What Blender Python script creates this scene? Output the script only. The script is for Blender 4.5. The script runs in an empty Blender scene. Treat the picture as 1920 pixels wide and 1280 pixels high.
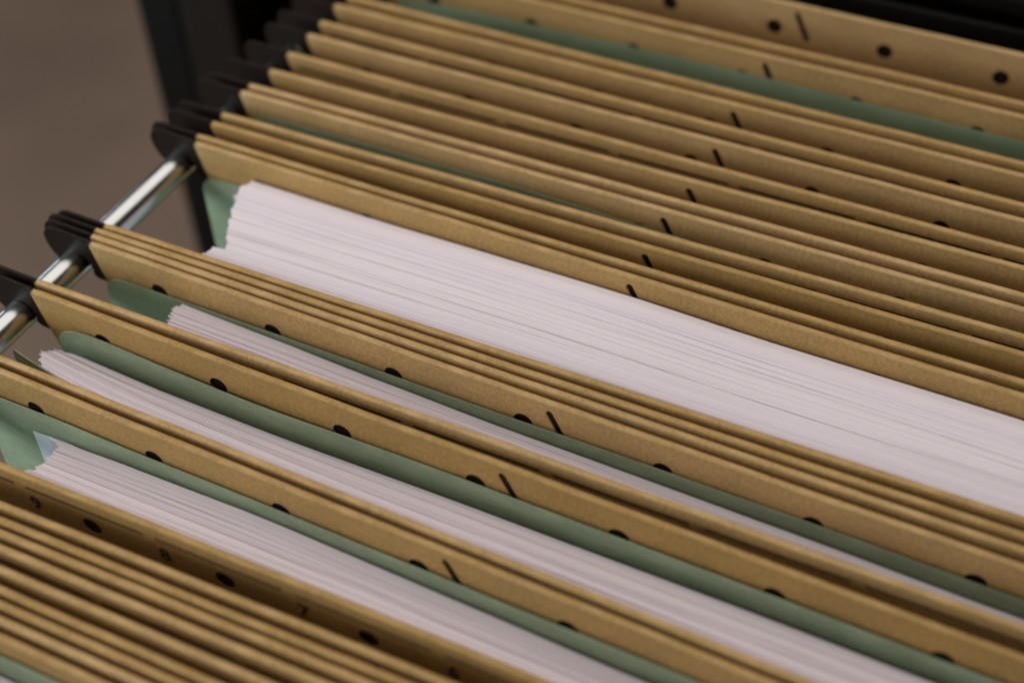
import bpy, bmesh, math, random
from mathutils import Vector, Matrix, noise
from mathutils.geometry import delaunay_2d_cdt

random.seed(7)
SC = bpy.context.scene
COL = SC.collection
MM = 0.001

# ------------------------------------------------------------------ camera
cam_d = bpy.data.cameras.new('camera')
cam = bpy.data.objects.new('camera', cam_d)
COL.objects.link(cam)
R0 = Vector((0.89276940, 0.44920510, -0.03431579))
R1 = Vector((0.29168847, -0.63440022, -0.71585906))
R2 = Vector((-0.34333749, 0.62908755, -0.69740105))
CP = Vector((0.26846688, -0.25512023, 0.27205513))
mw = Matrix.Identity(4)
for i in range(3):
    mw[i][0] = R0[i]; mw[i][1] = -R1[i]; mw[i][2] = -R2[i]; mw[i][3] = CP[i]
cam.matrix_world = mw
cam_d.sensor_width = 36.0
cam_d.lens = 2711.13 / 1920 * 36
cam_d.clip_start = 0.01
cam_d.clip_end = 60
cam_d.dof.use_dof = True
cam_d.dof.focus_distance = 0.392
cam_d.dof.aperture_fstop = 5.5
cam_d.dof.aperture_blades = 7
SC.camera = cam

# ------------------------------------------------------------------ world + lamps
SC.view_settings.view_transform = 'Standard'
SC.view_settings.look = 'None'
SC.view_settings.gamma = 1.0
SC.view_settings.exposure = -0.04
SC.view_settings.use_curve_mapping = False

w = bpy.data.worlds.new('World')
SC.world = w
w.use_nodes = True
nt = w.node_tree
nt.nodes.clear()
out = nt.nodes.new('ShaderNodeOutputWorld')
bg = nt.nodes.new('ShaderNodeBackground')
tc = nt.nodes.new('ShaderNodeTexCoord')
sp = nt.nodes.new('ShaderNodeSeparateXYZ')
rmp = nt.nodes.new('ShaderNodeValToRGB')
nt.links.new(tc.outputs['Generated'], sp.inputs[0])
nt.links.new(sp.outputs['Z'], rmp.inputs[0])
e = rmp.color_ramp.elements
e[0].position = 0.0; e[0].color = (0.10, 0.085, 0.07, 1)
e[1].position = 1.0; e[1].color = (0.62, 0.55, 0.50, 1)
k = e.new(0.35); k.color = (0.20, 0.175, 0.155, 1)
nt.links.new(rmp.outputs[0], bg.inputs[0])
bg.inputs[1].default_value = 0.14
nt.links.new(bg.outputs[0], out.inputs[0])


def area(name, loc, target, sx, sy, power, color):
    d = bpy.data.lights.new(name, 'AREA')
    d.shape = 'RECTANGLE'; d.size = sx; d.size_y = sy
    d.energy = power; d.color = color
    o = bpy.data.objects.new(name, d)
    o.location = loc
    o.rotation_euler = (Vector(target) - Vector(loc)).to_track_quat('-Z', 'Y').to_euler()
    COL.objects.link(o)
    return o


area('window_light', (-0.75, -0.70, 0.36), (0.05, 0.0, 0.0), 0.55, 0.40, 9.0, (0.92, 0.96, 1.0))
area('ceiling_light', (-0.50, 0.62, 1.55), (-0.50, 0.62, 0.0), 2.6, 2.6, 31.0, (1.0, 0.94, 0.88))
area('far_window_light', (-2.3, 1.2, 0.22), (0.0, 0.0, 0.0), 0.40, 0.35, 2.2, (0.70, 0.86, 1.0))
area('side_window_light', (-0.75, -0.35, -0.06), (0.0, 0.0, -0.02), 0.35, 0.25, 2.3, (0.55, 0.88, 1.0))


# ------------------------------------------------------------------ materials
def new_mat(name):
    m = bpy.data.materials.new(name)
    m.use_nodes = True
    n = m.node_tree
    b = n.nodes['Principled BSDF']
    return m, n, b


def noise_col(n, b, base, var, scale, vec=None, detail=4.0, rough=0.6):
    """base colour varied by two noise scales (fibres, blotches)"""
    t = n.nodes.new('ShaderNodeTexCoord')
    n1 = n.nodes.new('ShaderNodeTexNoise'); n1.inputs['Scale'].default_value = scale
    n1.inputs['Detail'].default_value = detail; n1.inputs['Roughness'].default_value = rough
    if vec:
        mp = n.nodes.new('ShaderNodeMapping'); mp.inputs['Scale'].default_value = vec
        n.links.new(t.outputs['Object'], mp.inputs[0]); n.links.new(mp.outputs[0], n1.inputs['Vector'])
    else:
        n.links.new(t.outputs['Object'], n1.inputs['Vector'])
    r = n.nodes.new('ShaderNodeValToRGB')
    r.color_ramp.elements[0].position = 0.25; r.color_ramp.elements[1].position = 0.75
    r.color_ramp.elements[0].color = tuple(c * (1 - var) for c in base) + (1,)
    r.color_ramp.elements[1].color = tuple(min(1, c * (1 + var)) for c in base) + (1,)
    n.links.new(n1.outputs['Fac'], r.inputs[0])
    return t, n1, r


def card_mat(name, base, speck, rough=0.75, var=0.13, wear=0.5):
    m, n, b = new_mat(name)
    t, n1, r = noise_col(n, b, base, var, 900.0, None, 3.0, 0.7)
    # large soft blotches
    n2 = n.nodes.new('ShaderNodeTexNoise'); n2.inputs['Scale'].default_value = 38.0; n2.inputs['Detail'].default_value = 3
    n.links.new(t.outputs['Object'], n2.inputs['Vector'])
    mx = n.nodes.new('ShaderNodeMix'); mx.data_type = 'RGBA'; mx.blend_type = 'MULTIPLY'
    mx.inputs['Factor'].default_value = 1.0
    r2 = n.nodes.new('ShaderNodeValToRGB')
    r2.color_ramp.elements[0].position = 0.3; r2.color_ramp.elements[0].color = (0.88, 0.88, 0.86, 1)
    r2.color_ramp.elements[1].position = 0.7; r2.color_ramp.elements[1].color = (1.06, 1.04, 1.04, 1)
    n.links.new(n2.outputs['Fac'], r2.inputs[0])
    n.links.new(r.outputs[0], mx.inputs['A']); n.links.new(r2.outputs[0], mx.inputs['B'])
    # darker and paler fibres
    n3 = n.nodes.new('ShaderNodeTexNoise'); n3.inputs['Scale'].default_value = 2200.0; n3.inputs['Detail'].default_value = 1
    mp = n.nodes.new('ShaderNodeMapping'); mp.inputs['Scale'].default_value = (0.35, 1.0, 1.0)
    n.links.new(t.outputs['Object'], mp.inputs[0]); n.links.new(mp.outputs[0], n3.inputs['Vector'])
    r3 = n.nodes.new('ShaderNodeValToRGB')
    r3.color_ramp.elements[0].position = 0.66; r3.color_ramp.elements[0].color = (0, 0, 0, 1)
    r3.color_ramp.elements[1].position = 0.72; r3.color_ramp.elements[1].color = (1, 1, 1, 1)
    n.links.new(n3.outputs['Fac'], r3.inputs[0])
    mx2 = n.nodes.new('ShaderNodeMix'); mx2.data_type = 'RGBA'
    mx2.inputs['B'].default_value = speck + (1,)
    ml = n.nodes.new('ShaderNodeMath'); ml.operation = 'MULTIPLY'; ml.inputs[1].default_value = 0.5
    n.links.new(r3.outputs[0], ml.inputs[0]); n.links.new(ml.outputs[0], mx2.inputs['Factor'])
    n.links.new(mx.outputs['Result'], mx2.inputs['A'])
    # pale rubbed fibres along the top fold, in patches
    sx = n.nodes.new('ShaderNodeSeparateXYZ'); n.links.new(t.outputs['Object'], sx.inputs[0])
    mz = n.nodes.new('ShaderNodeMapRange')
    mz.inputs['From Min'].default_value = -0.0011; mz.inputs['From Max'].default_value = -0.0001
    n.links.new(sx.outputs['Z'], mz.inputs[0])
    n4 = n.nodes.new('ShaderNodeTexNoise'); n4.inputs['Scale'].default_value = 260.0; n4.inputs['Detail'].default_value = 6
    mp4 = n.nodes.new('ShaderNodeMapping'); mp4.inputs['Scale'].default_value = (0.35, 1.0, 1.0)
    n.links.new(t.outputs['Object'], mp4.inputs[0]); n.links.new(mp4.outputs[0], n4.inputs['Vector'])
    r4 = n.nodes.new('ShaderNodeValToRGB')
    r4.color_ramp.elements[0].position = 0.45; r4.color_ramp.elements[0].color = (0, 0, 0, 1)
    r4.color_ramp.elements[1].position = 0.66; r4.color_ramp.elements[1].color = (1, 1, 1, 1)
    n.links.new(n4.outputs['Fac'], r4.inputs[0])
    m4 = n.nodes.new('ShaderNodeMath'); m4.operation = 'MULTIPLY'
    n.links.new(mz.outputs[0], m4.inputs[0]); n.links.new(r4.outputs[0], m4.inputs[1])
    m5 = n.nodes.new('ShaderNodeMath'); m5.operation = 'MULTIPLY'; m5.inputs[1].default_value = wear
    n.links.new(m4.outputs[0], m5.inputs[0])
    mx3 = n.nodes.new('ShaderNodeMix'); mx3.data_type = 'RGBA'
    mx3.inputs['B'].default_value = tuple(min(0.8, c * 1.25 + 0.05) for c in base) + (1,)
    n.links.new(m5.outputs[0], mx3.inputs['Factor']); n.links.new(mx2.outputs['Result'], mx3.inputs['A'])
    # every sheet of card from a slightly different batch
    oi = n.nodes.new('ShaderNodeObjectInfo')
    hs = n.nodes.new('ShaderNodeHueSaturation')
    v1 = n.nodes.new('ShaderNodeMapRange'); v1.inputs['To Min'].default_value = 0.86; v1.inputs['To Max'].default_value = 1.08
    v2 = n.nodes.new('ShaderNodeMapRange'); v2.inputs['To Min'].default_value = 1.06; v2.inputs['To Max'].default_value = 0.95
    n.links.new(oi.outputs['Random'], v1.inputs[0]); n.links.new(oi.outputs['Random'], v2.inputs[0])
    n.links.new(v1.outputs[0], hs.inputs['Value']); n.links.new(v2.outputs[0], hs.inputs['Saturation'])
    n.links.new(mx3.outputs['Result'], hs.inputs['Color'])
    n.links.new(hs.outputs[0], b.inputs['Base Color'])
    b.inputs['Roughness'].default_value = rough
    b.inputs['Specular IOR Level'].default_value = 0.3
    bp = n.nodes.new('ShaderNodeBump'); bp.inputs['Strength'].default_value = 0.25; bp.inputs['Distance'].default_value = 0.0001
    n.links.new(n1.outputs['Fac'], bp.inputs['Height']); n.links.new(bp.outputs[0], b.inputs['Normal'])
    return m


KRAFT = card_mat('kraft_card', (0.465, 0.295, 0.112), (0.20, 0.115, 0.05), 0.7, 0.26, 0.65)
GREEN = card_mat('green_card', (0.302, 0.38, 0.248), (0.15, 0.25, 0.16), 0.7, 0.12, 0.35)


def paper_mat(name, base):
    m, n, b = new_mat(name)
    t, n1, r = noise_col(n, b, base, 0.03, 60.0, (0.4, 40.0, 1.0), 3.0)
    n.links.new(r.outputs[0], b.inputs['Base Color'])
    b.inputs['Roughness'].default_value = 0.85
    b.inputs['Specular IOR Level'].default_value = 0.2
    return m


PAPERS = [paper_mat('white_paper', (0.84, 0.77, 0.825)), paper_mat('lilac_white_paper', (0.82, 0.755, 0.83)),
          paper_mat('cream_white_paper', (0.85, 0.775, 0.81)), paper_mat('grey_white_paper', (0.74, 0.675, 0.735))]
SHEET = paper_mat('bluish_paper', (0.84, 0.89, 0.97))

HOOK, n, b = new_mat('dark_brown_plastic')
t, n1, r = noise_col(n, b, (0.016, 0.0088, 0.0060), 0.25, 400.0)
n.links.new(r.outputs[0], b.inputs['Base Color'])
b.inputs['Roughness'].default_value = 0.5
b.inputs['Specular IOR Level'].default_value = 0.13

CHROME, n, b = new_mat('chrome')
b.inputs['Base Color'].default_value = (0.55, 0.56, 0.56, 1)
b.inputs['Metallic'].default_value = 1.0
tt = n.nodes.new('ShaderNodeTexCoord'); nn = n.nodes.new('ShaderNodeTexNoise'); nn.inputs['Scale'].default_value = 160.0
n.links.new(tt.outputs['Object'], nn.inputs['Vector'])
mr = n.nodes.new('ShaderNodeMapRange'); mr.inputs['To Min'].default_value = 0.13; mr.inputs['To Max'].default_value = 0.28
n.links.new(nn.outputs['Fac'], mr.inputs[0]); n.links.new(mr.outputs[0], b.inputs['Roughness'])

INK, n, b = new_mat('printing_ink')
t, n1, r = noise_col(n, b, (0.022, 0.017, 0.012), 0.4, 900.0)
n.links.new(r.outputs[0], b.inputs['Base Color'])
b.inputs['Roughness'].default_value = 0.8


def metal_paint(name, base, rough):
    m, n, b = new_mat(name)
    t, n1, r = noise_col(n, b, base, 0.12, 300.0)
    n.links.new(r.outputs[0], b.inputs['Base Color'])
    b.inputs['Roughness'].default_value = rough
    b.inputs['Specular IOR Level'].default_value = 0.12
    bp = n.nodes.new('ShaderNodeBump'); bp.inputs['Strength'].default_value = 0.15; bp.inputs['Distance'].default_value = 0.0003
    n.links.new(n1.outputs['Fac'], bp.inputs['Height']); n.links.new(bp.outputs[0], b.inputs['Normal'])
    return m


BLACK = metal_paint('black_steel', (0.0048, 0.0034, 0.0028), 0.55)
BLACK_REFLECT = metal_paint('black_steel_brown_reflection', (0.013, 0.0085, 0.006), 0.55)  # brownish reflection on the black frame, put into the base colour

FLOOR, n, b = new_mat('brown_carpet')
t, n1, r = noise_col(n, b, (0.165, 0.111, 0.080), 0.24, 2.6)
n.links.new(r.outputs[0], b.inputs['Base Color'])
b.inputs['Roughness'].default_value = 0.9


# ------------------------------------------------------------------ helpers
def link(name, bm, mats, parent=None, smooth=True):
    me = bpy.data.meshes.new(name)
    bm.to_mesh(me); bm.free()
    for m in (mats if isinstance(mats, (list, tuple)) else [mats]):
        me.materials.append(m)
    if smooth:
        for p in me.polygons:
            p.use_smooth = True
    o = bpy.data.objects.new(name, me)
    COL.objects.link(o)
    if parent:
        o.parent = parent
    return o


def empty(name, loc, label, cat, group=None):
    o = bpy.data.objects.new(name, None)
    o.empty_display_size = 0.02
    o.location = loc
    COL.objects.link(o)
    o['label'] = label; o['category'] = cat
    if group:
        o['group'] = group
    return o


def tag(o, label, cat, group=None):
    o['label'] = label; o['category'] = cat
    if group:
        o['group'] = group
    return o


def box(bm, x0, x1, y0, y1, z0, z1):
    vs = [bm.verts.new((x, y, z)) for x in (x0, x1) for y in (y0, y1) for z in (z0, z1)]
    for f in ((0, 1, 3, 2), (4, 6, 7, 5), (0, 4, 5, 1), (2, 3, 7, 6), (0, 2, 6, 4), (1, 5, 7, 3)):
        bm.faces.new([vs[i] for i in f])


def bevel(o, wd, seg=2):
    m = o.modifiers.new('bevel', 'BEVEL'); m.width = wd; m.segments = seg
    m.limit_method = 'ANGLE'; m.angle_limit = math.radians(40)


def inside(p, poly):
    c = False; j = len(poly) - 1
    for i in range(len(poly)):
        a, b_ = poly[i], poly[j]
        if (a[1] > p[1]) != (b_[1] > p[1]) and p[0] < (b_[0] - a[0]) * (p[1] - a[1]) / (b_[1] - a[1]) + a[0]:
            c = not c
        j = i
    return c


def sheet_mesh(outline, holes, grid, surf, split=None):
    """2D outline with holes, triangulated, turned into a closed sheet by surf(x,z)->(y_front,y_back)"""
    pts, edges = [], []
    def loop(l):
        s = len(pts)
        pts.extend(l)
        edges.extend([(s + i, s + (i + 1) % len(l)) for i in range(len(l))])
    loop(outline)
    for h in holes:
        loop(h)
    pts.extend(grid)
    vo, eo, fo, *_ = delaunay_2d_cdt([Vector(p) for p in pts], edges, [], 0, 1e-7)
    keep = []
    for f in fo:
        c = sum((vo[i] for i in f), Vector((0, 0))) / len(f)
        if inside(c, outline) and not any(inside(c, h) for h in holes):
            keep.append(f)
    bm = bmesh.new()
    fr = [None] * len(vo); bk = [None] * len(vo)
    used = {i for f in keep for i in f}
    for i in used:
        x, z = vo[i]
        yf, yb = surf(x, z)
        fr[i] = bm.verts.new((x, yf, z)); bk[i] = bm.verts.new((x, yb, z))
    cnt = {}
    for f in keep:
        for a, b_ in zip(f, list(f[1:]) + [f[0]]):
            cnt[(a, b_)] = cnt.get((a, b_), 0) + 1
    for f in keep:
        bm.faces.new([fr[i] for i in f])
        bm.faces.new([bk[i] for i in reversed(f)])
    for (a, b_) in cnt:
        if (b_, a) not in cnt:
            bm.faces.new([fr[b_], fr[a], bk[a], bk[b_]])
    bmesh.ops.recalc_face_normals(bm, faces=bm.faces)
    return bm


def autosmooth(o, ang=40):
    me = o.data
    bm = bmesh.new(); bm.from_mesh(me)
    for e_ in bm.edges:
        if len(e_.link_faces) == 2 and e_.calc_face_angle(0) > math.radians(ang):
            e_.smooth = False
    bm.to_mesh(me); bm.free()


# ------------------------------------------------------------------ setting: floor
bm = bmesh.new()
box(bm, -6, 6, -6, 6, -0.66, -0.62)
o = link('floor', bm, FLOOR, None, False)
o['kind'] = 'structure'

# ------------------------------------------------------------------ filing cabinet behind the drawer
cab = empty('filing_cabinet', (-0.13, 0.20, -0.62), 'black steel filing cabinet standing behind the row of folders', 'cabinet')
def cpart(name, x0, x1, y0, y1, z0, z1, mat, bev=0.002):
    bm = bmesh.new()
    cx, cy, cz = (x0 + x1) / 2, (y0 + y1) / 2, (z0 + z1) / 2
    box(bm, x0 - cx, x1 - cx, y0 - cy, y1 - cy, z0 - cz, z1 - cz)
    o = link(name, bm, mat, cab, False)
    o.location = Vector((cx, cy, cz)) - cab.location
    bevel(o, bev)
    return o
cpart('side_panel', -0.181, -0.153, 0.205, 0.80, -0.62, -0.001, BLACK, 0.004)
cpart('front_post', -0.152, -0.119, 0.202, 0.235, -0.62, -0.001, BLACK_REFLECT, 0.003)
cpart('inner_panel', -0.118, 0.52, 0.32, 0.34, -0.60, -0.001, BLACK)
cpart('top_panel', -0.181, 0.55, 0.2035, 0.80, 0.0, 0.0085, BLACK, 0.0025)
cpart('drawer_back', -0.030, 0.375, 0.198, 0.2005, -0.25, -0.0012, BLACK, 0.001)

# ------------------------------------------------------------------ chromed rails
def rail(x, label):
    bm = bmesh.new()
    n_, r_ = 40, 4.4 * MM
    rings = []
    for y in (-0.34, 0.198):
        rings.append([bm.verts.new((r_ * math.cos(2 * math.pi * i / n_), y, r_ * math.sin(2 * math.pi * i / n_))) for i in range(n_)])
    for i in range(n_):
        bm.faces.new([rings[0][i], rings[0][(i + 1) % n_], rings[1][(i + 1) % n_], rings[1][i]])
    bm.faces.new(rings[0]); bm.faces.new(rings[1][::-1])
    bmesh.ops.recalc_face_normals(bm, faces=bm.faces)
    o = link('hanging_rail', bm, CHROME)
    autosmooth(o)
    o.location = (x, 0, -11.3 * MM)
    tag(o, label, 'rail')
    return o
rail(-6.3 * MM, 'shiny chrome rail carrying the dark hooks at the left ends of the folders')

# ------------------------------------------------------------------ hanging folders
L = 0.3274
HX0, HS, HZ, HR = 23.7 * MM, 40 * MM, -10.4 * MM, 2.85 * MM
SLOTX, SLOTZ = 151.3 * MM, -2.9 * MM
T = 1.95 * MM


def thick(z):
    d = -z
    rr = 0.6 * MM                                        # rounded fold with a slightly flat top
    if d < rr:
        s = d / rr
        return 0.55 * MM + (T - 0.55 * MM) * math.sqrt(max(0, 1 - (1 - s) ** 2))
    if d < 3.5 * MM:
        return T
    if d < 15.5 * MM:
        return T + (1.35 * MM - T) * (d - 3.5 * MM) / (12 * MM)
    if d < 24 * MM:
        return 1.35 * MM + (0.8 * MM - 1.35 * MM) * (d - 15.5 * MM) / (8.5 * MM)
    return 0.8 * MM


def folder_outline():
    l = [(0.9 * MM, 0)]
    for x in range(12, int(L * 1000) - 6, 12):
        l.append((x * MM, 0))
    l += [(L - 0.9 * MM, 0), (L - 0.25 * MM, -0.3 * MM), (L, -0.9 * MM), (L - 2.4 * MM, -11 * MM), (L - 5 * MM, -22 * MM)]
    for z in (-40, -80, -150, -200, -235):
        l.append((L - 5 * MM, z * MM))
    for x in range(int(L * 1000) - 20, 10, -12):
        l.append((x * MM, -235 * MM))
    for z in (-235, -200, -150, -80, -40, -22):
        l.append((5 * MM, z * MM))
    l += [(2.4 * MM, -11 * MM), (0, -0.9 * MM), (0.25 * MM, -0.3 * MM)]
    return l


def disc(cx, cz, r, n_=20):
    return [(cx + r * math.cos(2 * math.pi * i / n_), cz + r * math.sin(2 * math.pi * i / n_)) for i in range(n_)]


def stadium(a, b_, r, n_=8):
    ax, az = a; bx, bz = b_
    ang = math.atan2(az - bz, ax - bx)
    l = []
    for i in range(n_ + 1):
        t_ = ang - math.pi / 2 + math.pi * i / n_
        l.append((ax + r * math.cos(t_), az + r * math.sin(t_)))
    for i in range(n_ + 1):
        t_ = ang + math.pi / 2 + math.pi * i / n_
        l.append((bx + r * math.cos(t_), bz + r * math.sin(t_)))
    return l


OUT = folder_outline()
HOLES = [disc(HX0 + k_ * HS, HZ, HR) for k_ in range(8)]
SLOT = [stadium((SLOTX + 0.35 * MM, SLOTZ - 0.9 * MM), (SLOTX + 4.6 * MM, SLOTZ - 9.8 * MM), 1.05 * MM)]


def grid_pts(holes):
    g = []
    xs_ = list(range(12, int(L * 1000) - 6, 12)) + [3.2, 6, 9, L * 1000 - 3.2, L * 1000 - 6, L * 1000 - 9]
    xs_ += [140.5, 147.5, 149.5, 151, 152.5, 154, 155.5, 157.5, 159.5, 162]
    for k_ in range(8):
        xs_ += [HX0 / MM + k_ * 40 + q for q in (-5, -3, 0, 3, 5)]
    for z in (-0.05, -0.12, -0.25, -0.45, -0.65, -0.85, -1.25, -2, -3, -4, -6, -8.5, -11.5, -14, -16, -18, -21, -24, -27, -40, -80, -150, -200):
        for x in xs_:
            p = (x * MM, z * MM)
            if z < -27 and x not in xs_[:26]:
                continue
            if x < 5.5 - 0.2 * max(0, 22 + z) or x > L * 1000 - 5.5 + 0.2 * max(0, 22 + z):
                continue
            if any(min(abs(p[0] - q[0]) + abs(p[1] - q[1]) for q in h) < 0.45 * MM or inside(p, h) for h in holes):
                continue
            g.append(p)
    return g


GRID_B = grid_pts(HOLES + SLOT)
GRID_F = grid_pts(HOLES)


def make_surf(seed, wob, lean):
    def mid(x, z):
        d = -z
        s = min(1, d / 0.03)
        v = wob * noise.noise(Vector((x * 9, seed * 7.3, 0.3))) * (0.35 + 0.65 * s)
        v += 0.35 * wob * noise.noise(Vector((x * 30, seed * 3.1, d * 12)))
        if d > 0.18:
            v += lean * (d - 0.18) / 0.055
        return v
    def surf(x, z):
        m_, t_ = mid(x, z), thick(z) / 2
        return m_ - t_, m_ + t_
    return surf


def hook_outline():
    a = [(6, -1.3), (3, -1.2), (-0.5, 0.1), (-13.5, 0.5)]
    for i in range(7):                                   # rounded outer end
        t_ = math.radians(75 + 105 * i / 6)
        a.append((-13.8 + 4.6 * math.cos(t_), -4.2 + 4.6 * math.sin(t_)))
    a += [(-18.0, -6.5), (-16.6, -9.6), (-14.6, -11.6), (-13.0, -12.9), (-11.5, -12.9)]
    for i in range(9):                                   # notch resting on the rail
        t_ = math.radians(195 - 195 * i / 8)
        a.append((-6.3 + 4.6 * math.cos(t_), -11.3 + 4.6 * math.sin(t_)))
    a += [(-1.9, -13.5), (-0.4, -14.4), (4, -14.6)]
    return [(x * MM, z * MM) for x, z in a]


def hook_bar(parent):
    a = hook_outline()
    r_ = [(L - x, z) for x, z in reversed(a)]
    outl = a[1:] + r_[:-1]
    bm = bmesh.new()
    t_ = 0.47 * MM
    f = [bm.verts.new((x, -t_, z)) for x, z in outl]
    k_ = [bm.verts.new((x, t_, z)) for x, z in outl]
    bm.faces.new(f); bm.faces.new(k_[::-1])
    for i in range(len(outl)):
        j = (i + 1) % len(outl)
        bm.faces.new([f[j], f[i], k_[i], k_[j]])
    bmesh.ops.recalc_face_normals(bm, faces=bm.faces)
    # a raised rib along the outer end of the hook, front and back
    for s in (-1, 1):
        box(bm, -16.8 * MM, -2.2 * MM, s * 0.47 * MM - 0.14 * MM, s * 0.47 * MM + 0.14 * MM, -1.2 * MM, -0.35 * MM)
    o = link('hook_bar', bm, HOOK, parent, False)
    bevel(o, 0.22 * MM, 2)
    return o


def printed_scale(parent, surf):
    """rows of printed label lines near the top of a front panel"""
    bm = bmesh.new()
    for k_ in range(-1, 8):
        c0 = HX0 + (k_ + 0.5) * HS
        x0, x1 = max(3 * MM, c0 + 0.8 * MM), min(L - 3 * MM, c0 + 37.2 * MM)
        if x1 - x0 < 4 * MM:
            continue
        n_ = 10
        prev = None
        for i in range(n_ + 1):
            x = x0 + (x1 - x0) * i / n_
            col_ = []
            for z in (-4.0 * MM, -4.8 * MM):
                y = surf(x, z)[0]
                col_ += [bm.verts.new((x, y - 0.03 * MM, z)), bm.verts.new((x, y + 0.15 * MM, z))]
            if prev:
                for a_, b_ in ((0, 1), (1, 3), (3, 2), (2, 0)):
                    bm.faces.new([prev[a_], prev[b_], col_[b_], col_[a_]])
            else:
                bm.faces.new([col_[i_] for i_ in (0, 1, 3, 2)])
            prev = col_
        bm.faces.new([prev[i_] for i_ in (0, 2, 3, 1)])
    bmesh.ops.recalc_face_normals(bm, faces=bm.faces)
    return link('printed_line', bm, INK, parent, False)


def digit(ch, parent, x, z, surf):
    c = bpy.data.curves.new('printed_number', 'FONT')
    c.body = ch; c.size = 6.6 * MM; c.align_x = 'CENTER'; c.align_y = 'CENTER'
    c.offset = 0.14 * MM; c.extrude = 0.06 * MM; c.resolution_u = 4
    t_ = bpy.data.objects.new('tmp', c)
    COL.objects.link(t_)
    dg = bpy.context.evaluated_depsgraph_get(); dg.update()
    me = bpy.data.meshes.new_from_object(t_.evaluated_get(dg))
    bpy.data.objects.remove(t_)
    me.name = 'printed_number'
    me.materials.clear(); me.materials.append(INK)
    o = bpy.data.objects.new('printed_number', me)
    COL.objects.link(o)
    o.parent = parent
    o.rotation_euler = (math.radians(90 + 1.5), 0, 0)
    o.location = (x, surf(x, z)[0] - 0.05 * MM, z)
    return o


def panel(parent, kind, y, yaw, dx, dz, seed, lean, digits=None):
    back = kind == 'back_panel'
    holes = HOLES + (SLOT if back else [])
    surf = make_surf(seed, 0.55 * MM, lean)
    bm = sheet_mesh(OUT, holes, GRID_B if back else GRID_F, surf)
    o = link(kind, bm, KRAFT, parent)
    autosmooth(o, 50)
    ang = math.atan(yaw)
    # yaw turns about x = 120 mm
    o.rotation_euler = (0, random.uniform(-0.0012, 0.0012), ang)
    o.location = Vector((dx, y - yaw * 0.12, dz)) - parent.location
    hook_bar(o)
    if not back:
        printed_scale(o, surf)
        if digits:
            for k_, ch in digits:
                digit(ch, o, HX0 + (k_ + 0.5) * HS + 2.4 * MM, -10.2 * MM, surf)
    return o


# name: (y, dx, yaw, dz) of each suspended panel, mm
P = {
 'B0': (183.11, -1.45, -0.0009, -0.02), 'A0': (155.33, 0.0, -0.0005, 0.0), 'B1': (148.82, -1.15, -0.0014, 0.04),
 'a': (124.62, 0.0, -0.004, 0.0), 'b': (118.33, -1.16, 0.0027, 0.0), 'c': (105.62, 0.03, -0.0082, 0.0),
 'd': (97.23, 0.74, -0.0026, 0.16), 'e': (84.66, 0.55, -0.0045, -0.05), 'f': (75.24, 0.62, 0.0121, -0.05),
 'g': (64.57, -0.81, 0.008, 0.07), 'h': (59.36, -1.1, 0.0012, 0.04), 'i': (47.66, 0.27, 0.0117, -0.02),
 'j': (41.52, 0.41, 0.0075, 0.26), 'k': (32.89, -0.21, -0.0009, 0.02), 'l': (28.88, 1.35, -0.0094, -0.28),
 'm': (-14.43, 0.91, 0.0114, -0.08), 'n': (-17.94, -0.38, 0.0043, 0.03), 'o': (-21.23, 0.33, -0.0004, -0.03),
 'p': (-24.7, 1.8, -0.0087, -0.47), 'q': (-43.83, -1.32, 0.0039, 0.12), 'r': (-49.22, 0.42, -0.0112, 0.18),
 's': (-74.99, 0.0, -0.0146, 0.0), 't': (-78.65, 0.43, -0.0139, 0.18), 'u': (-102.11, -0.28, 0.0141, -0.09),
 'v': (-111.6, 0.2, 0.022, 0.0), 'w': (-115.5, -0.6, 0.022, 0.0), 'x': (-118.6, 0.4, 0.022, 0.0),
 'y': (-122.5, 0.1, 0.017, 0.0), 'z': (-127.7, -0.5, 0.014, 0.0), 'aa': (-132.5, 0.5, 0.012, 0.0),
 'bb': (-135.8, 0.0, 0.012, 0.0), 'cc': (-139.3, 0.3, 0.012, 0.0), 'dd': (-142.9, -0.3, 0.012, 0.0),
 'ee': (-166.0, 0.0, 0.01, 0.0),
}
FOLDERS = [
 ('B0', 'A0', 'rearmost kraft hanging folder, its round holes fully visible below the black cabinet edge'),
 ('B1', 'a', 'kraft hanging folder holding the wide green file, directly in front of the rearmost folder'),
 ('b', 'c', 'empty kraft hanging folder right in front of the folder with the wide blurred green file'),
 ('d', 'e', 'empty kraft hanging folder, second in front of the folder with the wide blurred green file'),
 ('f', 'g', 'empty kraft hanging folder directly behind the one with a narrow green strip'),
 ('h', 'i', 'kraft hanging folder showing a narrow green strip that tapers off to the right'),
 ('j', 'k', 'empty kraft hanging folder squeezed directly behind the thickest white paper stack'),
 ('l', 'm', 'bulging kraft hanging folder holding the thickest white paper stack'),
 ('n', 'o', 'closed flat kraft hanging folder directly in front of the thickest paper stack'),
 ('p', 'q', 'sharp kraft hanging folder with the thinnest paper stack and black half holes along it'),
 ('r', 't2', ''),
]
FOLDERS = FOLDERS[:10] + [
 ('r', 's', 'kraft hanging folder with a green file whose rounded corner stands beside ragged paper'),
 ('t', 'u', 'kraft hanging folder printed with the numbers 9, 8, 7 and 6 on its front'),
 ('v', 'w', 'closed blurred kraft hanging folder right in front of the numbered folder'),
 ('x', 'y', 'closed blurred kraft hanging folder, second in front of the numbered folder'),
 ('z', 'aa', 'slightly open blurred kraft hanging folder, third in front of the numbered folder'),
 ('bb', 'cc', 'blurred kraft hanging folder just behind the green file in the bottom left corner'),
 ('dd', 'ee', 'nearest kraft hanging folder, holding the green file in the bottom left corner'),
]
GRP = 'kraft hanging folders in the drawer'
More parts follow.
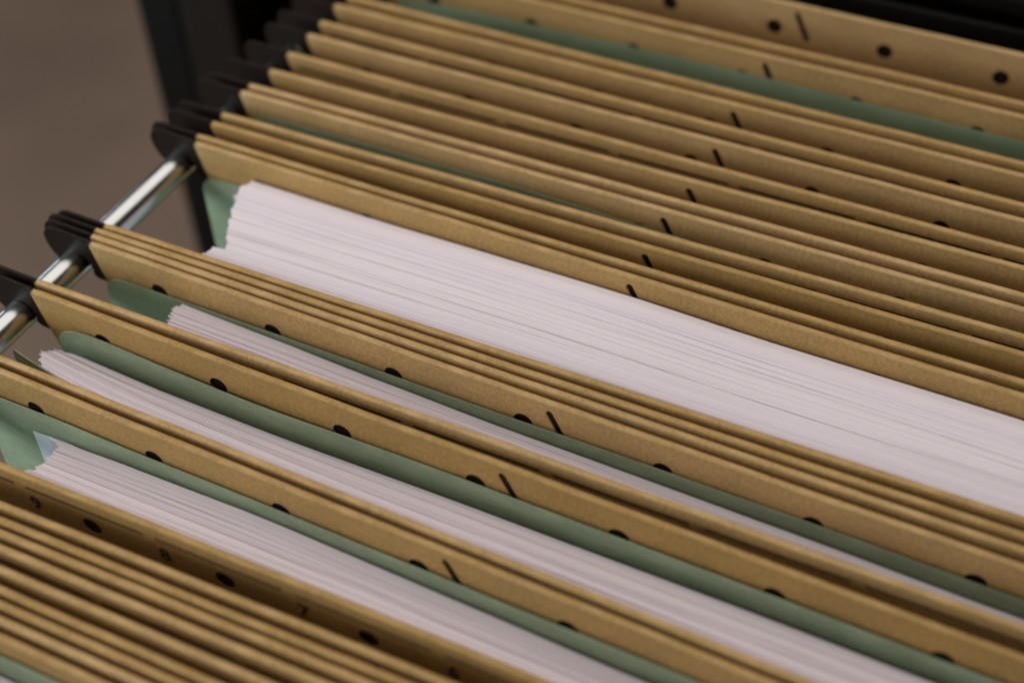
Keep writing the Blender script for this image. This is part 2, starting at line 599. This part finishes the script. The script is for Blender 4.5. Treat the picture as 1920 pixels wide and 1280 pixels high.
for fi, (bk, fr, lab) in enumerate(FOLDERS):
    yb, xb, wb, zb = P[bk]; yf, xf, wf, zf = P[fr]
    ym = (yb + yf) / 2
    root = empty('hanging_folder', (0, ym * MM, -0.235), lab, 'folder', GRP)
    half = (yb - yf) / 2 * MM
    panel(root, 'back_panel', yb * MM, wb, xb * MM, zb * MM, fi * 2 + 1, -(half - 0.5 * MM))
    panel(root, 'front_panel', yf * MM, wf, xf * MM, zf * MM, fi * 2 + 2, (half - 0.5 * MM),
          [(0, '9'), (1, '8'), (2, '7'), (3, '6'), (4, '5'), (5, '4'), (6, '3')] if fr == 'u' else None)


# ------------------------------------------------------------------ contents
def interp(pts, x):
    if x <= pts[0][0]:
        return pts[0][1]
    for (a, za), (b_, zb_) in zip(pts, pts[1:]):
        if x <= b_:
            s = (x - a) / (b_ - a)
            s = s * s * (3 - 2 * s) * 0.5 + s * 0.5
            return za + (zb_ - za) * s
    return pts[-1][1]


def py(name, x):                                          # y of a panel's middle at x (all in mm)
    y, dx, yaw, dz = P[name]
    return y + yaw * (x - 120)


def cover(parent, name, top, x0, x1, yfun, r0, seed, bottom=-214, th=0.35):
    """one stiff cover of a green file: top = [(x,z)] mm, rounded upper corners"""
    outl = []
    zl = interp(top, x0 + r0)
    for i in range(9):
        t_ = math.radians(180 - 90 * i / 8)
        outl.append((x0 + r0 + r0 * math.cos(t_), zl - r0 + r0 * math.sin(t_)))
    x = x0 + r0 + 4
    while x < x1 - r0 - 2:
        outl.append((x, interp(top, x))); x += 8
    zr = interp(top, x1 - r0)
    for i in range(9):
        t_ = math.radians(90 - 90 * i / 8)
        outl.append((x1 - r0 + r0 * math.cos(t_), zr - r0 + r0 * math.sin(t_)))
    zs = (-30, -40, -60, -100, -160, bottom)
    outl += [(x1, z) for z in zs]
    outl += [(xx, bottom) for xx in range(int(x1) - 12, int(x0) + 6, -12)]
    outl += [(x0, z) for z in reversed(zs)]
    g = [(xx, z) for z in (-14, -18, -22, -26, -32, -40, -60, -100, -160) for xx in range(int(x0) + 8, int(x1) - 4, 8)
         if z < interp(top, xx) - 2 - (r0 if xx < x0 + r0 else 0)]
    sc = lambda l: [(p[0] * MM, p[1] * MM) for p in l]
    def surf(x, z):
        y = yfun(x / MM, z / MM) * MM + 0.12 * MM * noise.noise(Vector((x * 25, seed, z * 25)))
        return y - th / 2 * MM, y + th / 2 * MM
    bm = sheet_mesh(sc(outl), [], sc(g), surf)
    for v in bm.verts:
        v.co -= parent.location
    o = link(name, bm, GREEN, parent)
    autosmooth(o, 50)
    return o


GG = 'green card files in the folders'
def green_file(pan, front, label, top, x0, x1, off=1.75, foff=2.2, drop=6.0, fx=None, r0=7.0, bulge=None, fbulge=None, seed=1.0):
    ym = (P[pan][0] + P[front][0]) / 2
    root = empty('green_file', (0.16, ym * MM, -0.214), label, 'file', GG)
    def yb(x, z):
        y = py(pan, x) - off
        if bulge:
            y -= bulge(x, z)
        return y
    cover(root, 'back_cover', top, x0, x1, yb, r0, seed)
    tf = [(x, z - drop) for x, z in top]
    cover(root, 'front_cover', tf, fx if fx is not None else x0 + 6, x1 - 2, lambda x, z: py(front, x) + foff + (fbulge(x, z) if fbulge else 0), r0 * (0.45 if fbulge else 1), seed + 5)
    return root


green_file('B1', 'a', 'blurred wide green file in the second folder from the cabinet', [(6, -12.5), (15, -10.7), (50, -9.3), (144, -8.0), (227, -8.4), (316, -9)], 6, 316, seed=1.3)
green_file('h', 'i', 'narrow green strip of a file hidden behind a kraft ridge, tapering right', [(4.8, -7.2), (13.5, -6.2), (96.7, -5.9), (150, -7.7), (194, -9.2), (316, -14)], 3, 316, r0=6, seed=2.3)
green_file('l', 'm', 'pale green file showing only its rounded left corner behind the thickest paper stack', [(3, -13), (15.5, -11.8), (60, -12.5), (316, -15)], 1.8, 316, r0=6, fx=12, drop=4, seed=3.3)
green_file('p', 'q', 'green file between the four tight kraft ridges and the thinnest paper stack', [(6, -11.4), (15, -10.4), (64.6, -10.1), (139.5, -10.1), (179, -9.7), (226, -9.7), (269, -10.1), (316, -10.7)], 5.2, 316, seed=4.3)
green_file('r', 's', 'green file with a rounded, slightly curled corner beside the ragged paper stack', [(7.2, -9.3), (17, -8.7), (44, -9.8), (80, -10.3), (152, -9.5), (222, -9.2), (275, -9.4), (316, -10)], 9.0, 316,
           fx=3.2, drop=-1.0, r0=5.5, fbulge=lambda x, z: 8.0 * math.exp(-max(0, x - 3) / 28), bulge=lambda x, z: (1.6 * math.exp(-((x - 9) / 7) ** 2) + 0.8 * math.exp(-((x - 75) / 30) ** 2)), seed=5.3)
green_file('t', 'u', 'green file cut by the left picture edge, behind the bluish loose sheet', [(6, -10.2), (34.7, -9.4), (57.8, -9.7), (100, -9.2), (167, -9.1), (201, -8.8), (316, -9.2)], 3, 316, seed=6.3)
green_file('dd', 'ee', 'blurred dark green file in the bottom left corner of the picture', [(4, -6), (60, -6), (316, -6.5)], 4, 316, seed=7.3)


def paper_stack(label, yb, yf, zb, zf, fan, x1, count, seed, amp=0.35, gaps=0.12, bottom=-216, curve=0.0, mix=(2, 4, 2, 3)):
    """a stack of upright sheets: yb/yf(x) back and front of the stack, zb/zf(x) heights of the top edge,
    fan = [(s, x)] left end of the sheets from back (s=0) to front (s=1); all mm"""
    rnd = random.Random(seed)
    bm = bmesh.new()
    nx = 22
    clump_z = 0.0; clump_x = 0.0; mi = 0; left = 0; ph = 0.0
    walk = 0.0
    for i in range(count):
        s = i / (count - 1)
        if left <= 0:
            left = rnd.choice((1, 1, 2, 3, 4, 6, 9, 14))
            clump_z = rnd.gauss(0, amp * 0.42)
            clump_x = rnd.gauss(0, 0.42)
            mi = rnd.choices((0, 1, 2, 3), mix)[0]
            ph = rnd.random() * 100
        left -= 1
        walk = walk * 0.93 + rnd.gauss(0, amp * 0.09)
        zo = clump_z + rnd.gauss(0, amp * 0.16) + walk
        xo = clump_x + rnd.gauss(0, 0.13)
        gap = rnd.random() < gaps
        if gap:
            zo -= rnd.random() * amp * 1.8
        xl = interp(fan, s) + xo
        xr = x1 + xo * 0.6
        prev = None
        for j in range(nx + 1):
            u_ = j / nx
            x = xl + (xr - xl) * u_
            y0, y1 = yb(x), yf(x)
            wv = curve * math.sin(math.pi * min(1, max(0, s))) * math.sin(3.6 * u_ + 0.6)
            wv += 0.30 * noise.noise(Vector((x * 0.022, ph, 0.5))) * math.sin(math.pi * s)
            y = y0 + (y1 - y0) * s + wv
            pitch = abs(y1 - y0) / count
            z = interp(zb, x) * (1 - s) + interp(zf, x) * s + zo + 0.25 * amp * noise.noise(Vector((x * 0.03, ph, s * 3)))
            h = pitch * 0.505
            col_ = [bm.verts.new((x * MM, (y - h) * MM, bottom * MM)), bm.verts.new((x * MM, (y - h) * MM, z * MM)),
                    bm.verts.new((x * MM, (y + h) * MM, z * MM)), bm.verts.new((x * MM, (y + h) * MM, bottom * MM))]
            if prev:
                for a_ in range(3):
                    f = bm.faces.new([prev[a_], prev[a_ + 1], col_[a_ + 1], col_[a_]]); f.material_index = mi
            else:
                f = bm.faces.new(col_); f.material_index = mi
            prev = col_
        f = bm.faces.new(prev[::-1]); f.material_index = mi
    bmesh.ops.recalc_face_normals(bm, faces=bm.faces)
    o = link('paper_stack', bm, PAPERS, None, False)
    tag(o, label, 'paper stack', 'stacks of white paper in the folders')
    return o


paper_stack('thickest stack of white paper, with a ragged left edge, behind four tight kraft ridges',
            lambda x: py('l', x) - 2.6, lambda x: py('m', x) + 2.2,
            [(23, -7.2), (68, -7.4), (112, -6.6), (154, -6.0), (195, -6.8), (256, -6.4), (320, -7)],
            [(20, -3.6), (120, -3.2), (200, -3.8), (320, -4)],
            [(0, 24.3), (0.06, 24.6), (0.10, 23.2), (0.35, 26.5), (0.6, 32), (0.80, 37.0), (0.84, 37.4), (0.855, 33.5), (1, 33.5)], 317, 300, 11, 0.15, 0.015, curve=0.5, mix=(4, 2.8, 3.2, 1.6))
paper_stack('thinnest stack of white paper, between a green file and two kraft ridges',
            lambda x: py('p', x) - 2.5, lambda x: py('q', x) + 2.4,
            [(30, -10.4), (65, -11.6), (100, -13.2), (140, -14.4), (180, -14.6), (223, -15.0), (270, -16), (320, -17)],
            [(30, -8.5), (140, -9.0), (320, -10.5)],
            [(0, 34.5), (0.2, 34.2), (0.5, 36), (1, 39)], 316, 140, 12, 0.22, 0.04)
paper_stack('ragged white paper stack whose curled left end pokes out beside the green corner',
            lambda x: py('r', x) - 4.4, lambda x: py('s', x) + 2.8 + 7.6 * math.exp(-max(0, x - 3) / 28),
            [(3, -15), (20, -16.4), (44, -17.6), (80, -17.8), (153, -15.8), (224, -14.8), (320, -15)],
            [(3, -9), (60, -9.5), (150, -10), (320, -10)],
            [(0, 16), (0.15, 10), (0.3, 10.5), (0.45, 8.5), (0.6, 10), (0.8, 12), (1, 16)], 316, 190, 13, 0.22, 0.03)
paper_stack('stack of white paper behind the ridge of the numbered folder',
            lambda x: py('t', x) - 2.9, lambda x: py('u', x) + 2.4,
            [(21, -17.3), (40, -16.5), (57, -15.3), (100, -13.4), (167, -14.6), (197, -15.4), (320, -16)],
            [(21, -8), (100, -8.5), (320, -9)],
            [(0, 28.5), (0.12, 34), (0.45, 36.2), (0.7, 37), (0.85, 35.5), (1, 38)], 317, 190, 14, 0.18, 0.03)
paper_stack('blurred stack of white paper in the very bottom left corner',
            lambda x: py('dd', x) - 2.8, lambda x: py('ee', x) + 2.4,
            [(20, -15), (320, -16)], [(20, -13), (320, -13)], [(0, 30), (1, 32)], 317, 90, 15, 0.5, 0.14)

# the loose bluish sheet standing out of the stack behind the numbered folder
bm = bmesh.new()
xs = [21.5 + i * (300 - 21.5) / 24 for i in range(25)]
prev = None
for x in xs:
    y = py('t', x) - 2.45
    zt = interp([(21, -18.4), (30, -17.0), (42, -17.6), (60, -20), (320, -24)], x)
    lean = 0 if x > 60 else 0
    c4 = [bm.verts.new((x * MM, (y - 0.06) * MM, -215 * MM)), bm.verts.new((x * MM, (y - 0.06) * MM, zt * MM)),
          bm.verts.new((x * MM, (y + 0.06) * MM, zt * MM)), bm.verts.new((x * MM, (y + 0.06) * MM, -215 * MM))]
    if prev:
        for a_ in range(3):
            bm.faces.new([prev[a_], prev[a_ + 1], c4[a_ + 1], c4[a_]])
    else:
        bm.faces.new(c4)
    prev = c4
bm.faces.new(prev[::-1])
bmesh.ops.recalc_face_normals(bm, faces=bm.faces)
tag(link('loose_sheet', bm, SHEET, None, False), 'single bluish white sheet jutting left of its paper stack, corner standing up', 'paper')
